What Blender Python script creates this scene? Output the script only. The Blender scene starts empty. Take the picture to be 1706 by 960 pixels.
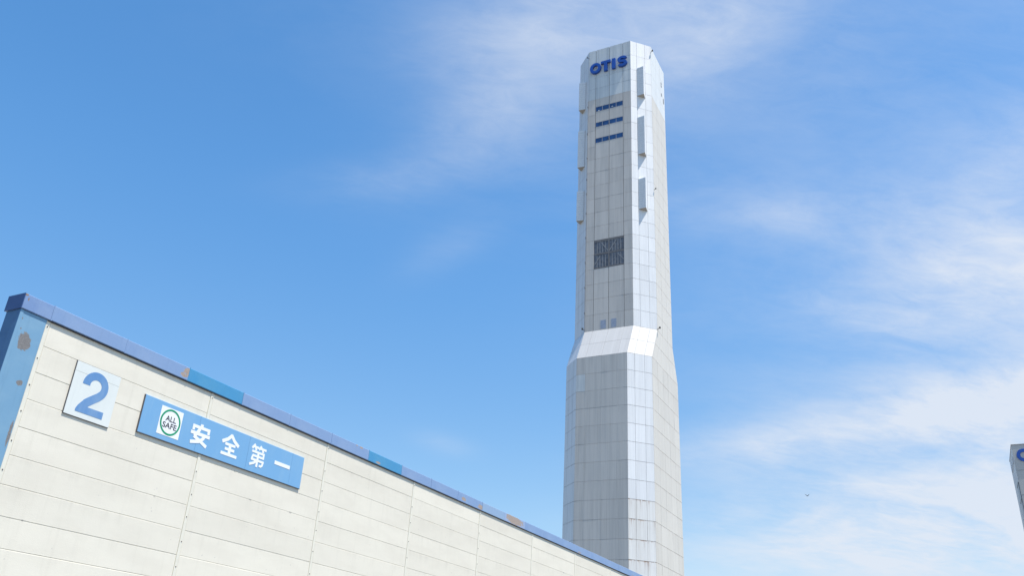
import bpy, bmesh, math, random
from mathutils import Vector, Matrix
random.seed(7)
R = math.radians
SC = bpy.context.scene
COL = SC.collection

# ------------------------------------------------------------------ camera
AZ = R(27.681)                       # compass bearing (from +Y) of the long wall and of the tower
CAM_Z = 1.6
pitch, roll = R(26.002), R(3.318)
right = Vector((1, 0, 0)); up = Vector((0, -math.sin(pitch), math.cos(pitch))); fwd = Vector((0, math.cos(pitch), math.sin(pitch)))
r2 = right * math.cos(roll) + up * math.sin(roll)
u2 = up * math.cos(roll) - right * math.sin(roll)
cam = bpy.data.cameras.new('camera')
cam.sensor_width = 36.0; cam.lens = 36.0 * 1427.96 / 1706.0
cam.clip_start = 0.1; cam.clip_end = 6000
camo = bpy.data.objects.new('camera', cam); COL.objects.link(camo)
M = Matrix((r2, u2, -fwd)).transposed().to_4x4(); M.translation = (0, 0, CAM_Z)
camo.matrix_world = M
SC.camera = camo

# ------------------------------------------------------------------ world, sun, exposure
SUN_AZ, SUN_EL = R(125.5), R(67.5)
SKY_STRENGTH = 0.15
SUN_STRENGTH = 4.0
SC.view_settings.view_transform = 'Standard'
SC.view_settings.look = 'None'
SC.view_settings.gamma = 1.0
SC.view_settings.use_curve_mapping = False
SC.view_settings.exposure = 0.62

sl = bpy.data.lights.new('sun', 'SUN'); sl.energy = SUN_STRENGTH; sl.angle = R(0.53); sl.color = (1.0, 0.935, 0.84)
so = bpy.data.objects.new('sun', sl); COL.objects.link(so)
sdir = Vector((math.cos(SUN_EL) * math.sin(SUN_AZ), math.cos(SUN_EL) * math.cos(SUN_AZ), math.sin(SUN_EL)))
so.rotation_euler = sdir.to_track_quat('Z', 'Y').to_euler(); so.location = (60, -40, 120)

W = bpy.data.worlds.new('World'); SC.world = W; W.use_nodes = True
nt = W.node_tree; nt.nodes.clear()

class NB:
    """small node-graph writer"""
    def __init__(s, nt): s.nt = nt
    def n(s, t, **k):
        o = s.nt.nodes.new(t)
        for a, b in k.items(): setattr(o, a, b)
        return o
    def put(s, sock, v):
        if isinstance(v, bpy.types.NodeSocket): s.nt.links.new(v, sock)
        else: sock.default_value = v
    def m(s, op, a, b=0.0, c=0.0, clamp=False):
        o = s.n('ShaderNodeMath', operation=op, use_clamp=clamp)
        s.put(o.inputs[0], a); s.put(o.inputs[1], b); s.put(o.inputs[2], c)
        return o.outputs[0]
    def noise(s, vec, scale, detail=4.0, rough=0.55, dist=0.0):
        o = s.n('ShaderNodeTexNoise'); o.inputs['Scale'].default_value = scale
        o.inputs['Detail'].default_value = detail; o.inputs['Roughness'].default_value = rough
        o.inputs['Distortion'].default_value = dist
        if vec is not None: s.nt.links.new(vec, o.inputs['Vector'])
        return o.outputs['Fac']
    def ramp(s, f, a, b, lo=0.0, hi=1.0, smooth=True):
        o = s.n('ShaderNodeMapRange', interpolation_type='SMOOTHSTEP' if smooth else 'LINEAR')
        s.put(o.inputs['Value'], f)
        o.inputs['From Min'].default_value = a; o.inputs['From Max'].default_value = b
        o.inputs['To Min'].default_value = lo; o.inputs['To Max'].default_value = hi
        return o.outputs['Result']
    def mix(s, f, a, b):
        o = s.n('ShaderNodeMix', data_type='RGBA')
        s.put(o.inputs[0], f)
        for i, v in ((6, a), (7, b)):
            if isinstance(v, tuple) and len(v) == 3: v = v + (1.0,)
            s.put(o.inputs[i], v)
        return o.outputs[2]
    def mapping(s, vec, sc=(1, 1, 1), loc=(0, 0, 0), rot=(0, 0, 0)):
        o = s.n('ShaderNodeMapping'); s.nt.links.new(vec, o.inputs['Vector'])
        o.inputs['Scale'].default_value = sc; o.inputs['Location'].default_value = loc; o.inputs['Rotation'].default_value = rot
        return o.outputs[0]

b = NB(nt)
sky = b.n('ShaderNodeTexSky', sky_type='NISHITA')
sky.sun_disc = False; sky.sun_elevation = SUN_EL; sky.sun_rotation = SUN_AZ
sky.altitude = 0; sky.air_density = 1.0; sky.dust_density = 0.3; sky.ozone_density = 3.0
tc = b.n('ShaderNodeTexCoord'); sep = b.n('ShaderNodeSeparateXYZ'); nt.links.new(tc.outputs['Generated'], sep.inputs[0])
X, Y, Z = sep.outputs
az = b.m('ARCTAN2', X, Y); el = b.m('ARCSINE', Z)
zz = b.m('ADD', b.m('MAXIMUM', Z, 0.0), 0.30)
pc = b.n('ShaderNodeCombineXYZ'); nt.links.new(b.m('DIVIDE', X, zz), pc.inputs[0]); nt.links.new(b.m('DIVIDE', Y, zz), pc.inputs[1])
P = pc.outputs[0]                                        # the cirrus sheet seen as a high flat layer
def blob(a0, e0, sa, se, rot, w):
    dx = b.m('MULTIPLY', b.m('SUBTRACT', az, R(a0)), math.cos(R(e0))); dy = b.m('SUBTRACT', el, R(e0))
    c, s_ = math.cos(R(rot)), math.sin(R(rot))
    p = b.m('ADD', b.m('MULTIPLY', dx, c / R(sa)), b.m('MULTIPLY', dy, s_ / R(sa)))
    q = b.m('ADD', b.m('MULTIPLY', dx, -s_ / R(se)), b.m('MULTIPLY', dy, c / R(se)))
    r = b.m('ADD', b.m('MULTIPLY', p, p), b.m('MULTIPLY', q, q))
    return b.m('MULTIPLY', b.m('EXPONENT', b.m('MULTIPLY', r, -1.0)), w)
BL = [(2, 43.5, 7.0, 4.0, 25, .14), (9, 45, 12, 3.2, 14, .23), (-3.0, 38.5, 4.0, 4.5, 60, .125), (-4.5, 35.2, 5.5, 2.4, 35, .10), (-10.5, 32.2, 5.5, 1.3, 14, .11), (16, 42, 6.5, 3.0, 28, .20),
      (4, 38, 9, 5.0, 30, .09), (26, 37, 16, 9, 0, .09), (24, 24, 14, 7, 0, .09), (-15, 44, 14, 8, 0, .025),
      (20, 30.5, 8, 1.8, -8, .17), (33, 24.6, 6.0, 2.8, -10, .52), (25, 23.2, 5.0, 1.5, -16, .22), (36, 30.5, 6, 3.5, 50, .22), (30, 28.5, 9, 4.0, 5, .12),
      (29, 17.4, 9, 2.2, 4, .44), (42, 18, 14, 5, 0, .4), (18, 15.8, 7, 1.5, 3, .24), (24, 10.0, 13, 3.4, 3, .54), (38, 9, 12, 4, 0, .55), (30, 13.4, 14, 5.0, 0, .28), (-4, 15.4, 2.0, .7, -10, .10), (-5, 28.3, 3.6, 1.4, 35, .07)]
acc = None
for a in BL:
    v = blob(*a); acc = v if acc is None else b.m('ADD', acc, v)
# the same broken cirrus carries on round the rest of the sky; the north-west stays clear
gen = b.ramp(b.noise(b.mapping(P, (0.45, 0.28, 1), (3.1, 7.7, 0), (0, 0, R(25))), 1.0, 3.0, 0.5), 0.50, 0.78, 0.0, 0.55)
clear = b.m('SUBTRACT', 1.0, blob(-6, 24, 40, 26, 0, 1.0), clamp=True)
acc = b.m('ADD', acc, b.m('MULTIPLY', gen, clear))
d1 = b.noise(b.mapping(P, (1.0, 1.6, 1), (1.4, 2.2, 0), (0, 0, R(-35))), 3.0, 7.0, 0.60, 0.45)
d2 = b.noise(b.mapping(P, (1.0, 2.4, 1), (5.4, 0.2, 0), (0, 0, R(-50))), 13.0, 6.0, 0.68, 0.6)
det = b.m('ADD', b.m('MULTIPLY', b.ramp(d1, 0.25, 0.75), 1.0), b.m('MULTIPLY', b.m('SUBTRACT', d2, 0.5), 1.1))
cloud = b.m('MULTIPLY', acc, b.m('ADD', det, 0.55), clamp=True)
veil = b.m('MULTIPLY', b.m('EXPONENT', b.m('MULTIPLY', b.m('MAXIMUM', el, 0.0), -1.0 / R(9.0))), 0.62)      # thin haze thickening towards the horizon
cloud = b.m('SUBTRACT', 1.0, b.m('MULTIPLY', b.m('SUBTRACT', 1.0, b.m('MINIMUM', cloud, 0.90)), b.m('SUBTRACT', 1.0, veil)))
skyc = b.n('ShaderNodeHueSaturation'); nt.links.new(sky.outputs[0], skyc.inputs['Color']); skyc.inputs['Saturation'].default_value = 1.25; skyc.inputs['Value'].default_value = 1.0
b.put(skyc.inputs['Value'], b.ramp(el, R(2), R(33), 0.70, 1.0))     # clear, dry air: little brightening low down
tint = b.n('ShaderNodeMix', data_type='RGBA', blend_type='MULTIPLY'); tint.inputs[0].default_value = 1.0; nt.links.new(skyc.outputs[0], tint.inputs[6]); tint.inputs[7].default_value = (1.02, 1.06, 0.99, 1)
col = b.mix(cloud, tint.outputs[2], (3.35, 3.6, 4.0))
bg = b.n('ShaderNodeBackground'); nt.links.new(col, bg.inputs['Color']); bg.inputs['Strength'].default_value = SKY_STRENGTH
wo = b.n('ShaderNodeOutputWorld'); nt.links.new(bg.outputs[0], wo.inputs['Surface'])

# ------------------------------------------------------------------ helpers
def tag(o, label=None, cat=None, group=None, kind=None):
    if label: o['label'] = label
    if cat: o['category'] = cat
    if group: o['group'] = group
    if kind: o['kind'] = kind
    return o
def empty(name, loc, rz=0.0):
    o = bpy.data.objects.new(name, None); COL.objects.link(o); o.location = loc; o.rotation_euler = (0, 0, rz)
    o.empty_display_size = 0.3
    return o
def link(name, me, mat, parent=None, loc=(0, 0, 0)):
    o = bpy.data.objects.new(name, me); COL.objects.link(o); o.location = loc
    if parent is not None: o.parent = parent
    if mat is not None and not me.materials: me.materials.append(mat)
    return o
def mesh_from(verts, faces, uvs=None, uv2=None, matidx=None):
    me = bpy.data.meshes.new('mesh'); me.from_pydata([tuple(v) for v in verts], [], faces); me.update()
    for nm, arr in (('UVMap', uvs), ('UVLocal', uv2)):
        if arr is not None:
            l = me.uv_layers.new(name=nm)
            for p in me.polygons:
                for li in p.loop_indices: l.data[li].uv = arr[me.loops[li].vertex_index]
    if matidx is not None:
        for p, i in zip(me.polygons, matidx): p.material_index = i
    return me
BOXF = [(0, 1, 2, 3), (7, 6, 5, 4), (0, 4, 5, 1), (1, 5, 6, 2), (2, 6, 7, 3), (3, 7, 4, 0)]
class MB:
    def __init__(s): s.v = []; s.f = []
    def box(s, x0, x1, y0, y1, z0, z1):
        o = len(s.v); s.v += [(x0, y0, z0), (x1, y0, z0), (x1, y0, z1), (x0, y0, z1), (x0, y1, z0), (x1, y1, z0), (x1, y1, z1), (x0, y1, z1)]
        s.f += [tuple(o + i for i in f) for f in BOXF]; return s
    def bevbox(s, x0, x1, y0, y1, z0, z1, c):
        """box whose outer (-y) face has chamfered edges"""
        o = len(s.v)
        s.v += [(x0, y1, z0), (x1, y1, z0), (x1, y1, z1), (x0, y1, z1), (x0, y0 + c, z0), (x1, y0 + c, z0), (x1, y0 + c, z1), (x0, y0 + c, z1),
                (x0 + c, y0, z0 + c), (x1 - c, y0, z0 + c), (x1 - c, y0, z1 - c), (x0 + c, y0, z1 - c)]
        q = [(8, 9, 10, 11), (3, 2, 1, 0)]
        for i in range(4):
            j = (i + 1) % 4; q += [(4 + i, 4 + j, 8 + j, 8 + i), (i, j, 4 + j, 4 + i)]
        s.f += [tuple(o + i for i in f) for f in q]; return s
    def beam(s, a, c, w, d):
        """bar from a to c in the x-z plane, w wide, y from a.y to a.y+d"""
        a = Vector(a); c = Vector(c); t = (c - a).normalized(); n = Vector((-t.z, 0, t.x)) * (w / 2); o = len(s.v); dy = Vector((0, d, 0))
        s.v += [a - n, c - n, c + n, a + n, a - n + dy, c - n + dy, c + n + dy, a + n + dy]
        s.f += [tuple(o + i for i in f) for f in BOXF]; return s
    def strip(s, pts, w, y0, y1, closed=False):
        """thick stroke along 2-D points (x,z), extruded from y0 (front) to y1"""
        n = len(pts); L = []; Rr = []
        for i in range(n):
            a = Vector(pts[(i - 1) % n] if (closed or i > 0) else pts[i]); c = Vector(pts[(i + 1) % n] if (closed or i < n - 1) else pts[i])
            t = (c - a).normalized(); nn = Vector((-t.y, t.x)) * (w / 2 if not callable(w) else w(i / (n - 1)) / 2)
            p = Vector(pts[i]); L.append(p + nn); Rr.append(p - nn)
        o = len(s.v)
        for y in (y0, y1):
            for p in L: s.v.append((p.x, y, p.y))
            for p in Rr: s.v.append((p.x, y, p.y))
        m = n if closed else n - 1
        for i in range(m):
            j = (i + 1) % n
            s.f += [(o + n + i, o + n + j, o + j, o + i), (o + 2 * n + i, o + 2 * n + j, o + 3 * n + j, o + 3 * n + i),
                    (o + i, o + j, o + 2 * n + j, o + 2 * n + i), (o + 3 * n + i, o + 3 * n + j, o + n + j, o + n + i)]
        if not closed:
            s.f += [(o, o + 2 * n, o + 3 * n, o + n), (o + n - 1, o + 2 * n - 1, o + 4 * n - 1, o + 3 * n - 1)]
        return s
    def cyl(s, c, r, h, ax, n=8, r1=None):
        """disc/cone of n sides from c along axis vector ax"""
        c = Vector(c); ax = Vector(ax).normalized(); t = ax.orthogonal().normalized(); q = ax.cross(t); o = len(s.v); r1 = r if r1 is None else r1
        for k, rr in ((0, r), (h, r1)):
            for i in range(n):
                a = 2 * math.pi * i / n; s.v.append(c + ax * k + (t * math.cos(a) + q * math.sin(a)) * rr)
        s.f += [tuple(o + i for i in range(n))[::-1], tuple(o + n + i for i in range(n))]
        for i in range(n):
            j = (i + 1) % n; s.f.append((o + i, o + j, o + n + j, o + n + i))
        return s
    def mesh(s):
        me = mesh_from(s.v, s.f)
        bm = bmesh.new(); bm.from_mesh(me); bmesh.ops.recalc_face_normals(bm, faces=bm.faces); bm.to_mesh(me); bm.free()
        return me
    def build(s, name, mat, parent=None, loc=(0, 0, 0)): return link(name, s.mesh(), mat, parent, loc)

# ------------------------------------------------------------------ materials
def newmat(name, rough=0.6, spec=0.4):
    m = bpy.data.materials.new(name); m.use_nodes = True; t = m.node_tree; bs = t.nodes['Principled BSDF']
    bs.inputs['Roughness'].default_value = rough; bs.inputs['Specular IOR Level'].default_value = spec
    return m, NB(t), bs
def plain(name, colr, rough=0.6, spec=0.4, var=0.12, scale=3.0, metal=0.0):
    m, n, bs = newmat(name, rough, spec)
    tc = n.n('ShaderNodeTexCoord')
    f = n.noise(tc.outputs['Object'], scale, 5, 0.6)
    dk = tuple(c * (1 - var) for c in colr); lt = tuple(min(c * (1 + var), 0.95) for c in colr)
    n.put(bs.inputs['Base Color'], n.mix(n.ramp(f, 0.3, 0.7), dk, lt)); bs.inputs['Metallic'].default_value = metal
    return m
def bump(n, bs, h, strength, dist=0.01):
    o = n.n('ShaderNodeBump'); o.inputs['Strength'].default_value = strength; o.inputs['Distance'].default_value = dist
    n.put(o.inputs['Height'], h); n.put(bs.inputs['Normal'], o.outputs[0])

def facade(name, colr, stain=(0.30, 0.29, 0.27), amount=0.35, rust=0.0, rough=0.5, spec=0.4, rnd=0.10, fine=0.22):
    """painted ribbed cladding: vertical streaks of grime, tint that differs from panel to panel, rust under the joints"""
    m, n, bs = newmat(name, rough, spec)
    uv = n.n('ShaderNodeUVMap', uv_map='UVMap').outputs[0]; ul = n.n('ShaderNodeUVMap', uv_map='UVLocal').outputs[0]
    oi = n.n('ShaderNodeObjectInfo')
    streak = n.noise(n.mapping(uv, (1.1, 0.045, 1)), 1.0, 5, 0.62)
    fines = n.noise(n.mapping(uv, (3.6, 0.05, 1), (9, 4, 0)), 1.0, 3, 0.6)
    blot = n.noise(n.mapping(uv, (0.16, 0.10, 1), (2, 5, 0)), 1.0, 4, 0.6)
    c = n.mix(n.m('MULTIPLY', n.ramp(streak, 0.40, 0.72), amount), colr, stain)
    c = n.mix(n.m('MULTIPLY', n.ramp(fines, 0.48, 0.66), fine), c, tuple(x * 0.72 for x in colr))
    c = n.mix(n.m('MULTIPLY', n.ramp(blot, 0.45, 0.75), amount * 0.5), c, stain)
    hs = n.n('ShaderNodeHueSaturation'); n.put(hs.inputs['Color'], c)
    n.put(hs.inputs['Value'], n.m('ADD', n.m('MULTIPLY', oi.outputs['Random'], rnd), 1.0 - rnd * 0.55))
    c = hs.outputs[0]
    if rust > 0:
        sp = n.n('ShaderNodeSeparateXYZ'); n.nt.links.new(ul, sp.inputs[0])
        v = sp.outputs[1]
        run = n.noise(n.mapping(uv, (2.6, 0.10, 1), (4, 1, 0)), 1.0, 4, 0.7)
        near = n.m('POWER', v, 3.0)
        edge = n.m('MULTIPLY', n.ramp(v, 0.93, 0.995), n.ramp(n.noise(uv, 1.3, 3), 0.40, 0.6))
        f = n.m('ADD', n.m('MULTIPLY', n.m('MULTIPLY', n.ramp(run, 0.50, 0.68), near), rust), n.m('MULTIPLY', edge, rust), clamp=True)
        c = n.mix(f, c, (0.27, 0.135, 0.06))
    n.put(bs.inputs['Base Color'], c)
    return m

MAT = {}
MAT['B_top'] = facade('cladding_pale_blue_grey', (0.60, 0.635, 0.64), (0.40, 0.45, 0.48), 0.75, 0.05, fine=0.3)
MAT['B_mid'] = facade('cladding_grey_beige', (0.56, 0.53, 0.49), (0.40, 0.39, 0.37), 0.5, 0.12, rnd=0.12, fine=0.3)
MAT['B_low'] = facade('cladding_weathered_grey', (0.53, 0.515, 0.485), (0.40, 0.40, 0.39), 0.55, 0.10, rnd=0.08, fine=0.42)
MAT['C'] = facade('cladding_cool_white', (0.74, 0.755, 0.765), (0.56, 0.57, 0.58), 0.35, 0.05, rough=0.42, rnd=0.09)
MAT['C_rust'] = facade('cladding_white_rusting', (0.72, 0.72, 0.70), (0.52, 0.50, 0.46), 0.45, 0.75, rough=0.45, rnd=0.07)
MAT['D'] = facade('cladding_cream', (0.645, 0.615, 0.555), (0.53, 0.50, 0.44), 0.35, 0.12, rough=0.55, rnd=0.08)
MAT['D_top'] = facade('cladding_fresh_white', (0.70, 0.715, 0.70), (0.60, 0.61, 0.59), 0.3, 0.0)
MAT['slope'] = facade('cladding_bright_white', (0.49, 0.492, 0.488), (0.6, 0.6, 0.6), 0.25, 0.0, rnd=0.05)
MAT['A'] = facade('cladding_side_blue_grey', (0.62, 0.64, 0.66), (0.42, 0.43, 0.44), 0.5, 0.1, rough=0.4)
MAT['core'] = plain('joint_shadow_gap', (0.25, 0.24, 0.225), 0.9, 0.1)
MAT['louvre'] = plain('louvre_white', (0.66, 0.69, 0.71), 0.45, 0.4, 0.06)
MAT['soffit'] = plain('bay_soffit_tan', (0.42, 0.38, 0.33), 0.7, 0.3)
MAT['mullion'] = plain('mullion_grey_white', (0.40, 0.41, 0.42), 0.5, 0.4)
MAT['mullion_dark'] = plain('grille_bar_grey', (0.24, 0.245, 0.255), 0.55, 0.4)
MAT['glass'] = plain('window_glass_blue', (0.018, 0.07, 0.20), 0.10, 0.6, 0.3, 0.8)
MAT['dark_glass'] = plain('dark_grille_glazing', (0.12, 0.13, 0.15), 0.3, 0.4, 0.3, 1.5)
MAT['pale_glass'] = plain('pale_window', (0.30, 0.34, 0.42), 0.2, 0.5)
MAT['logo'] = plain('letter_blue', (0.012, 0.075, 0.36), 0.35, 0.5, 0.10, 0.6)
MAT['lamp'] = plain('lamp_housing_dark', (0.05, 0.045, 0.04), 0.5, 0.4)
MAT['bird'] = plain('bird_dark', (0.04, 0.04, 0.045), 0.8, 0.2)

# ------------------------------------------------------------------ ground
m, n, bs = newmat('yard_concrete', 0.9, 0.2)
tcg = n.n('ShaderNodeTexCoord'); ob = tcg.outputs['Object']
c = n.mix(n.ramp(n.noise(ob, 0.05, 6, 0.6), 0.35, 0.7), (0.17, 0.165, 0.155), (0.24, 0.235, 0.22))
n.put(bs.inputs['Base Color'], n.mix(n.m('MULTIPLY', n.ramp(n.noise(ob, 2.5, 6, 0.7), 0.5, 0.7), 0.5), c, (0.13, 0.128, 0.122)))
g = MB(); S = 3000
g.v += [(-S, -S, 0), (S, -S, 0), (S, S, 0), (-S, S, 0)]; g.f.append((0, 1, 2, 3))
tag(g.build('ground', m), kind='structure')

# ------------------------------------------------------------------ frames of reference
Dv = Vector((math.sin(AZ), math.cos(AZ), 0))            # along the wall, away from the viewer
Nv = Vector((-math.cos(AZ), math.sin(AZ), 0))           # into the wall
ROT_W = math.pi / 2 - AZ                                # local X = along wall, local -Y = out of the wall
U0 = 10.05
WALL_D = 17.0
def wall_pt(u, z, y=0.0): return Dv * u + Nv * (WALL_D + y) + Vector((0, 0, z))

# ------------------------------------------------------------------ factory materials
def wallmat():
    m, n, bs = newmat('painted_wall_panel', 0.85, 0.25)
    t = n.n('ShaderNodeTexCoord'); ob0 = t.outputs['Object']; oi = n.n('ShaderNodeObjectInfo')
    va = n.n('ShaderNodeVectorMath', operation='ADD'); n.nt.links.new(ob0, va.inputs[0]); n.nt.links.new(oi.outputs['Location'], va.inputs[1]); ob = va.outputs[0]
    big = n.noise(n.mapping(ob, (0.5, 0.5, 1.6)), 1.0, 4, 0.6)
    st = n.noise(n.mapping(ob, (5.5, 1, 0.45)), 1.0, 5, 0.65)
    c = n.mix(n.ramp(big, 0.35, 0.7), (0.74, 0.70, 0.60), (0.695, 0.655, 0.56))
    c = n.mix(n.m('MULTIPLY', n.ramp(st, 0.50, 0.78), 0.22), c, (0.56, 0.53, 0.45))
    spk = n.noise(ob, 9.0, 3, 0.5)
    c = n.mix(n.m('MULTIPLY', n.ramp(spk, 0.735, 0.76), 0.45), c, (0.45, 0.43, 0.40))
    sz = n.n('ShaderNodeSeparateXYZ'); n.nt.links.new(ob0, sz.inputs[0]); za = n.m('ABSOLUTE', sz.outputs[2])
    chip = n.m('MULTIPLY', n.ramp(za, 0.262, 0.290), n.ramp(n.noise(ob, 2.6, 4, 0.6), 0.665, 0.70))
    c = n.mix(n.m('MULTIPLY', chip, 0.75), c, (0.36, 0.345, 0.32))
    grime = n.m('MULTIPLY', n.ramp(sz.outputs[2], -0.10, 0.30), n.ramp(n.noise(n.mapping(ob, (3.2, 3.2, 0.3)), 1.0, 4, 0.65), 0.50, 0.75))
    c = n.mix(n.m('MULTIPLY', grime, 0.16), c, (0.40, 0.38, 0.33))
    hs = n.n('ShaderNodeHueSaturation'); n.put(hs.inputs['Color'], c); n.put(hs.inputs['Value'], n.m('ADD', n.m('MULTIPLY', oi.outputs['Random'], 0.06), 0.965))
    n.put(bs.inputs['Base Color'], hs.outputs[0])
    h = n.m('ADD', n.noise(ob, 45.0, 4, 0.6), n.m('MULTIPLY', n.noise(ob, 3.5, 4, 0.6), 0.8))
    bump(n, bs, h, 0.28, 0.010)
    return m
MAT['wall'] = wallmat()
MAT['strip'] = plain('joint_strip_white', (0.72, 0.69, 0.59), 0.6, 0.3, 0.05, 4.0)
MAT['bolt'] = plain('bolt_rusty', (0.13, 0.10, 0.085), 0.7, 0.3)
MAT['body'] = plain('factory_body', (0.42, 0.41, 0.385), 0.9, 0.2)

def peeling(name, colr, patches=(), under=(0.42, 0.335, 0.28), fade=(0.265, 0.365, 0.54), fade_amt=0.5, rough=0.45, specks=0.15):
    """blue paint, chalky in places, with ragged patches (x, z, rx, rz in object metres) worn through"""
    m, n, bs = newmat(name, rough, 0.4)
    t = n.n('ShaderNodeTexCoord'); ob = t.outputs['Object']
    big = n.noise(n.mapping(ob, (1.3, 1, 2.0)), 1.0, 5, 0.6)
    drip = n.noise(n.mapping(ob, (9, 1, 0.8)), 1.0, 4, 0.6)
    c = n.mix(n.m('MULTIPLY', n.ramp(big, 0.35, 0.7), fade_amt), colr, fade)
    c = n.mix(n.m('MULTIPLY', n.ramp(drip, 0.52, 0.75), 0.28), c, tuple(x * 0.7 for x in colr))
    sp = n.n('ShaderNodeSeparateXYZ'); n.nt.links.new(ob, sp.inputs[0])
    edge = n.m('MULTIPLY', n.m('SUBTRACT', n.noise(ob, 10.0, 6, 0.64), 0.5), 1.6)
    tot = n.m('MULTIPLY', n.ramp(n.noise(ob, 7.0, 5, 0.6), 0.70, 0.72), specks)
    for (cx, cz, rx, rz) in patches:
        dx = n.m('DIVIDE', n.m('SUBTRACT', sp.outputs[0], cx), rx); dz = n.m('DIVIDE', n.m('SUBTRACT', sp.outputs[2], cz), rz)
        r = n.m('SQRT', n.m('ADD', n.m('MULTIPLY', dx, dx), n.m('MULTIPLY', dz, dz)))
        tot = n.m('MAXIMUM', tot, n.ramp(n.m('ADD', r, edge), 0.95, 1.03, 1.0, 0.0))
    ucol = n.mix(n.ramp(n.noise(ob, 40.0, 4, 0.7), 0.35, 0.65), under, tuple(x * 0.72 for x in under))
    n.put(bs.inputs['Base Color'], n.mix(tot, c, ucol))
    bump(n, bs, tot, -0.4, 0.004)
    return m
LAV = (0.205, 0.31, 0.505); TEAL = (0.06, 0.265, 0.49)
MAT['cop'] = peeling('coping_lavender_blue', LAV)
MAT['cop_teal'] = peeling('coping_teal_blue', TEAL, fade=(0.11, 0.32, 0.49))
MAT['cop_pale'] = peeling('coping_pale_blue', (0.26, 0.38, 0.54))

# ------------------------------------------------------------------ factory building
fac = empty('factory_building', wall_pt(U0, 0), ROT_W)
tag(fac, 'long cream panelled factory wall with blue coping and blue corner column', 'building')
seams = [10.745, 15.73, 20.74, 25.76, 30.78, 35.79, 40.80, 45.81, 50.82, 55.83, 60.84, 65.85]
rows = [8.66] + [8.063 - 0.597 * k for k in range(14)]          # heights of the joints
b0 = MB()
b0.box(0.72, 55.7, 0.10, 0.42, 0.0, 8.62)                        # parapet backing
b0.box(0.75, 55.7, 0.42, 30.0, 0.0, 7.55)                        # hall behind it, flat roof
b0.build('hall_body', MAT['body'], fac)
b0 = MB(); b0.box(0.655, 55.75, 0.011, 0.0995, 0.297, 8.60); b0.build('sealant_bed', MAT['strip'], fac)          # pale sealant at the bottom of the joints
b0 = MB(); b0.box(0.70, 55.8, 0.02, 0.099, 0.0, 0.295); b0.build('plinth', MAT['body'], fac)
cache = {}
for i in range(len(seams) - 1):
    x0, x1 = seams[i] + 0.0495, seams[i + 1] - 0.0495
    for k in range(len(rows) - 1):
        z1, z0 = rows[k], rows[k + 1]
        key = (round(x1 - x0, 3), round(z1 - z0, 3))
        if key not in cache:
            w, h = x1 - x0, z1 - z0
            cache[key] = MB().bevbox(-w / 2 + .003, w / 2 - .003, 0, 0.098, -h / 2 + .0032, h / 2 - .0032, 0.009).mesh()
        # panels sit a few millimetres out of true with one another
        link('wall_panel', cache[key], MAT['wall'], fac, ((x0 + x1) / 2 - U0, random.uniform(-.0025, .0025), (z0 + z1) / 2))
boltm = MB().cyl((0, 0, 0), 0.016, 0.012, (0, -1, 0), 8, 0.010).mesh()
for i, s in enumerate(seams):
    mb = MB(); w = 0.046
    mb.bevbox(-w, w, -0.012, 0.09, 0.295, 8.643, 0.006)
    st = mb.build('joint_strip', MAT['strip'], fac, (s - U0, 0, 0))
    if i < 5:
        for k in range(0, 10):
            zc = (rows[k] + rows[k + 1]) / 2 + random.uniform(-.03, .03)
            if k == 0: zc = 8.50
            link('bolt', boltm, MAT['bolt'], st, (random.uniform(-.006, .006), -0.012, zc))
# corner column
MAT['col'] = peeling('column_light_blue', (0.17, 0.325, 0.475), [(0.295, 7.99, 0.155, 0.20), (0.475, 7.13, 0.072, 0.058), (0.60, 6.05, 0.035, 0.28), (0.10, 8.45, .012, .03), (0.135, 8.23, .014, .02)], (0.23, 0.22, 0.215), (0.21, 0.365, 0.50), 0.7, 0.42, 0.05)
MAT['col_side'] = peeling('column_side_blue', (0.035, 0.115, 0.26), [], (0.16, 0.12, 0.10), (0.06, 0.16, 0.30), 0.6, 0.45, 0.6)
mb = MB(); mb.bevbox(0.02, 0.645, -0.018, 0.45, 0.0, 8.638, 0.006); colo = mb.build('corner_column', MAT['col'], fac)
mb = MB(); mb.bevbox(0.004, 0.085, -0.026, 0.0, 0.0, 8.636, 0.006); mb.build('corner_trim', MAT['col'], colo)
mb = MB(); mb.box(0.000, 0.018, -0.022, 0.16, 0.0, 8.634); mb.box(0.006, 0.018, 0.163, 0.452, 0.0, 8.634); mb.build('side_sheet', MAT['col_side'], colo)
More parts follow.
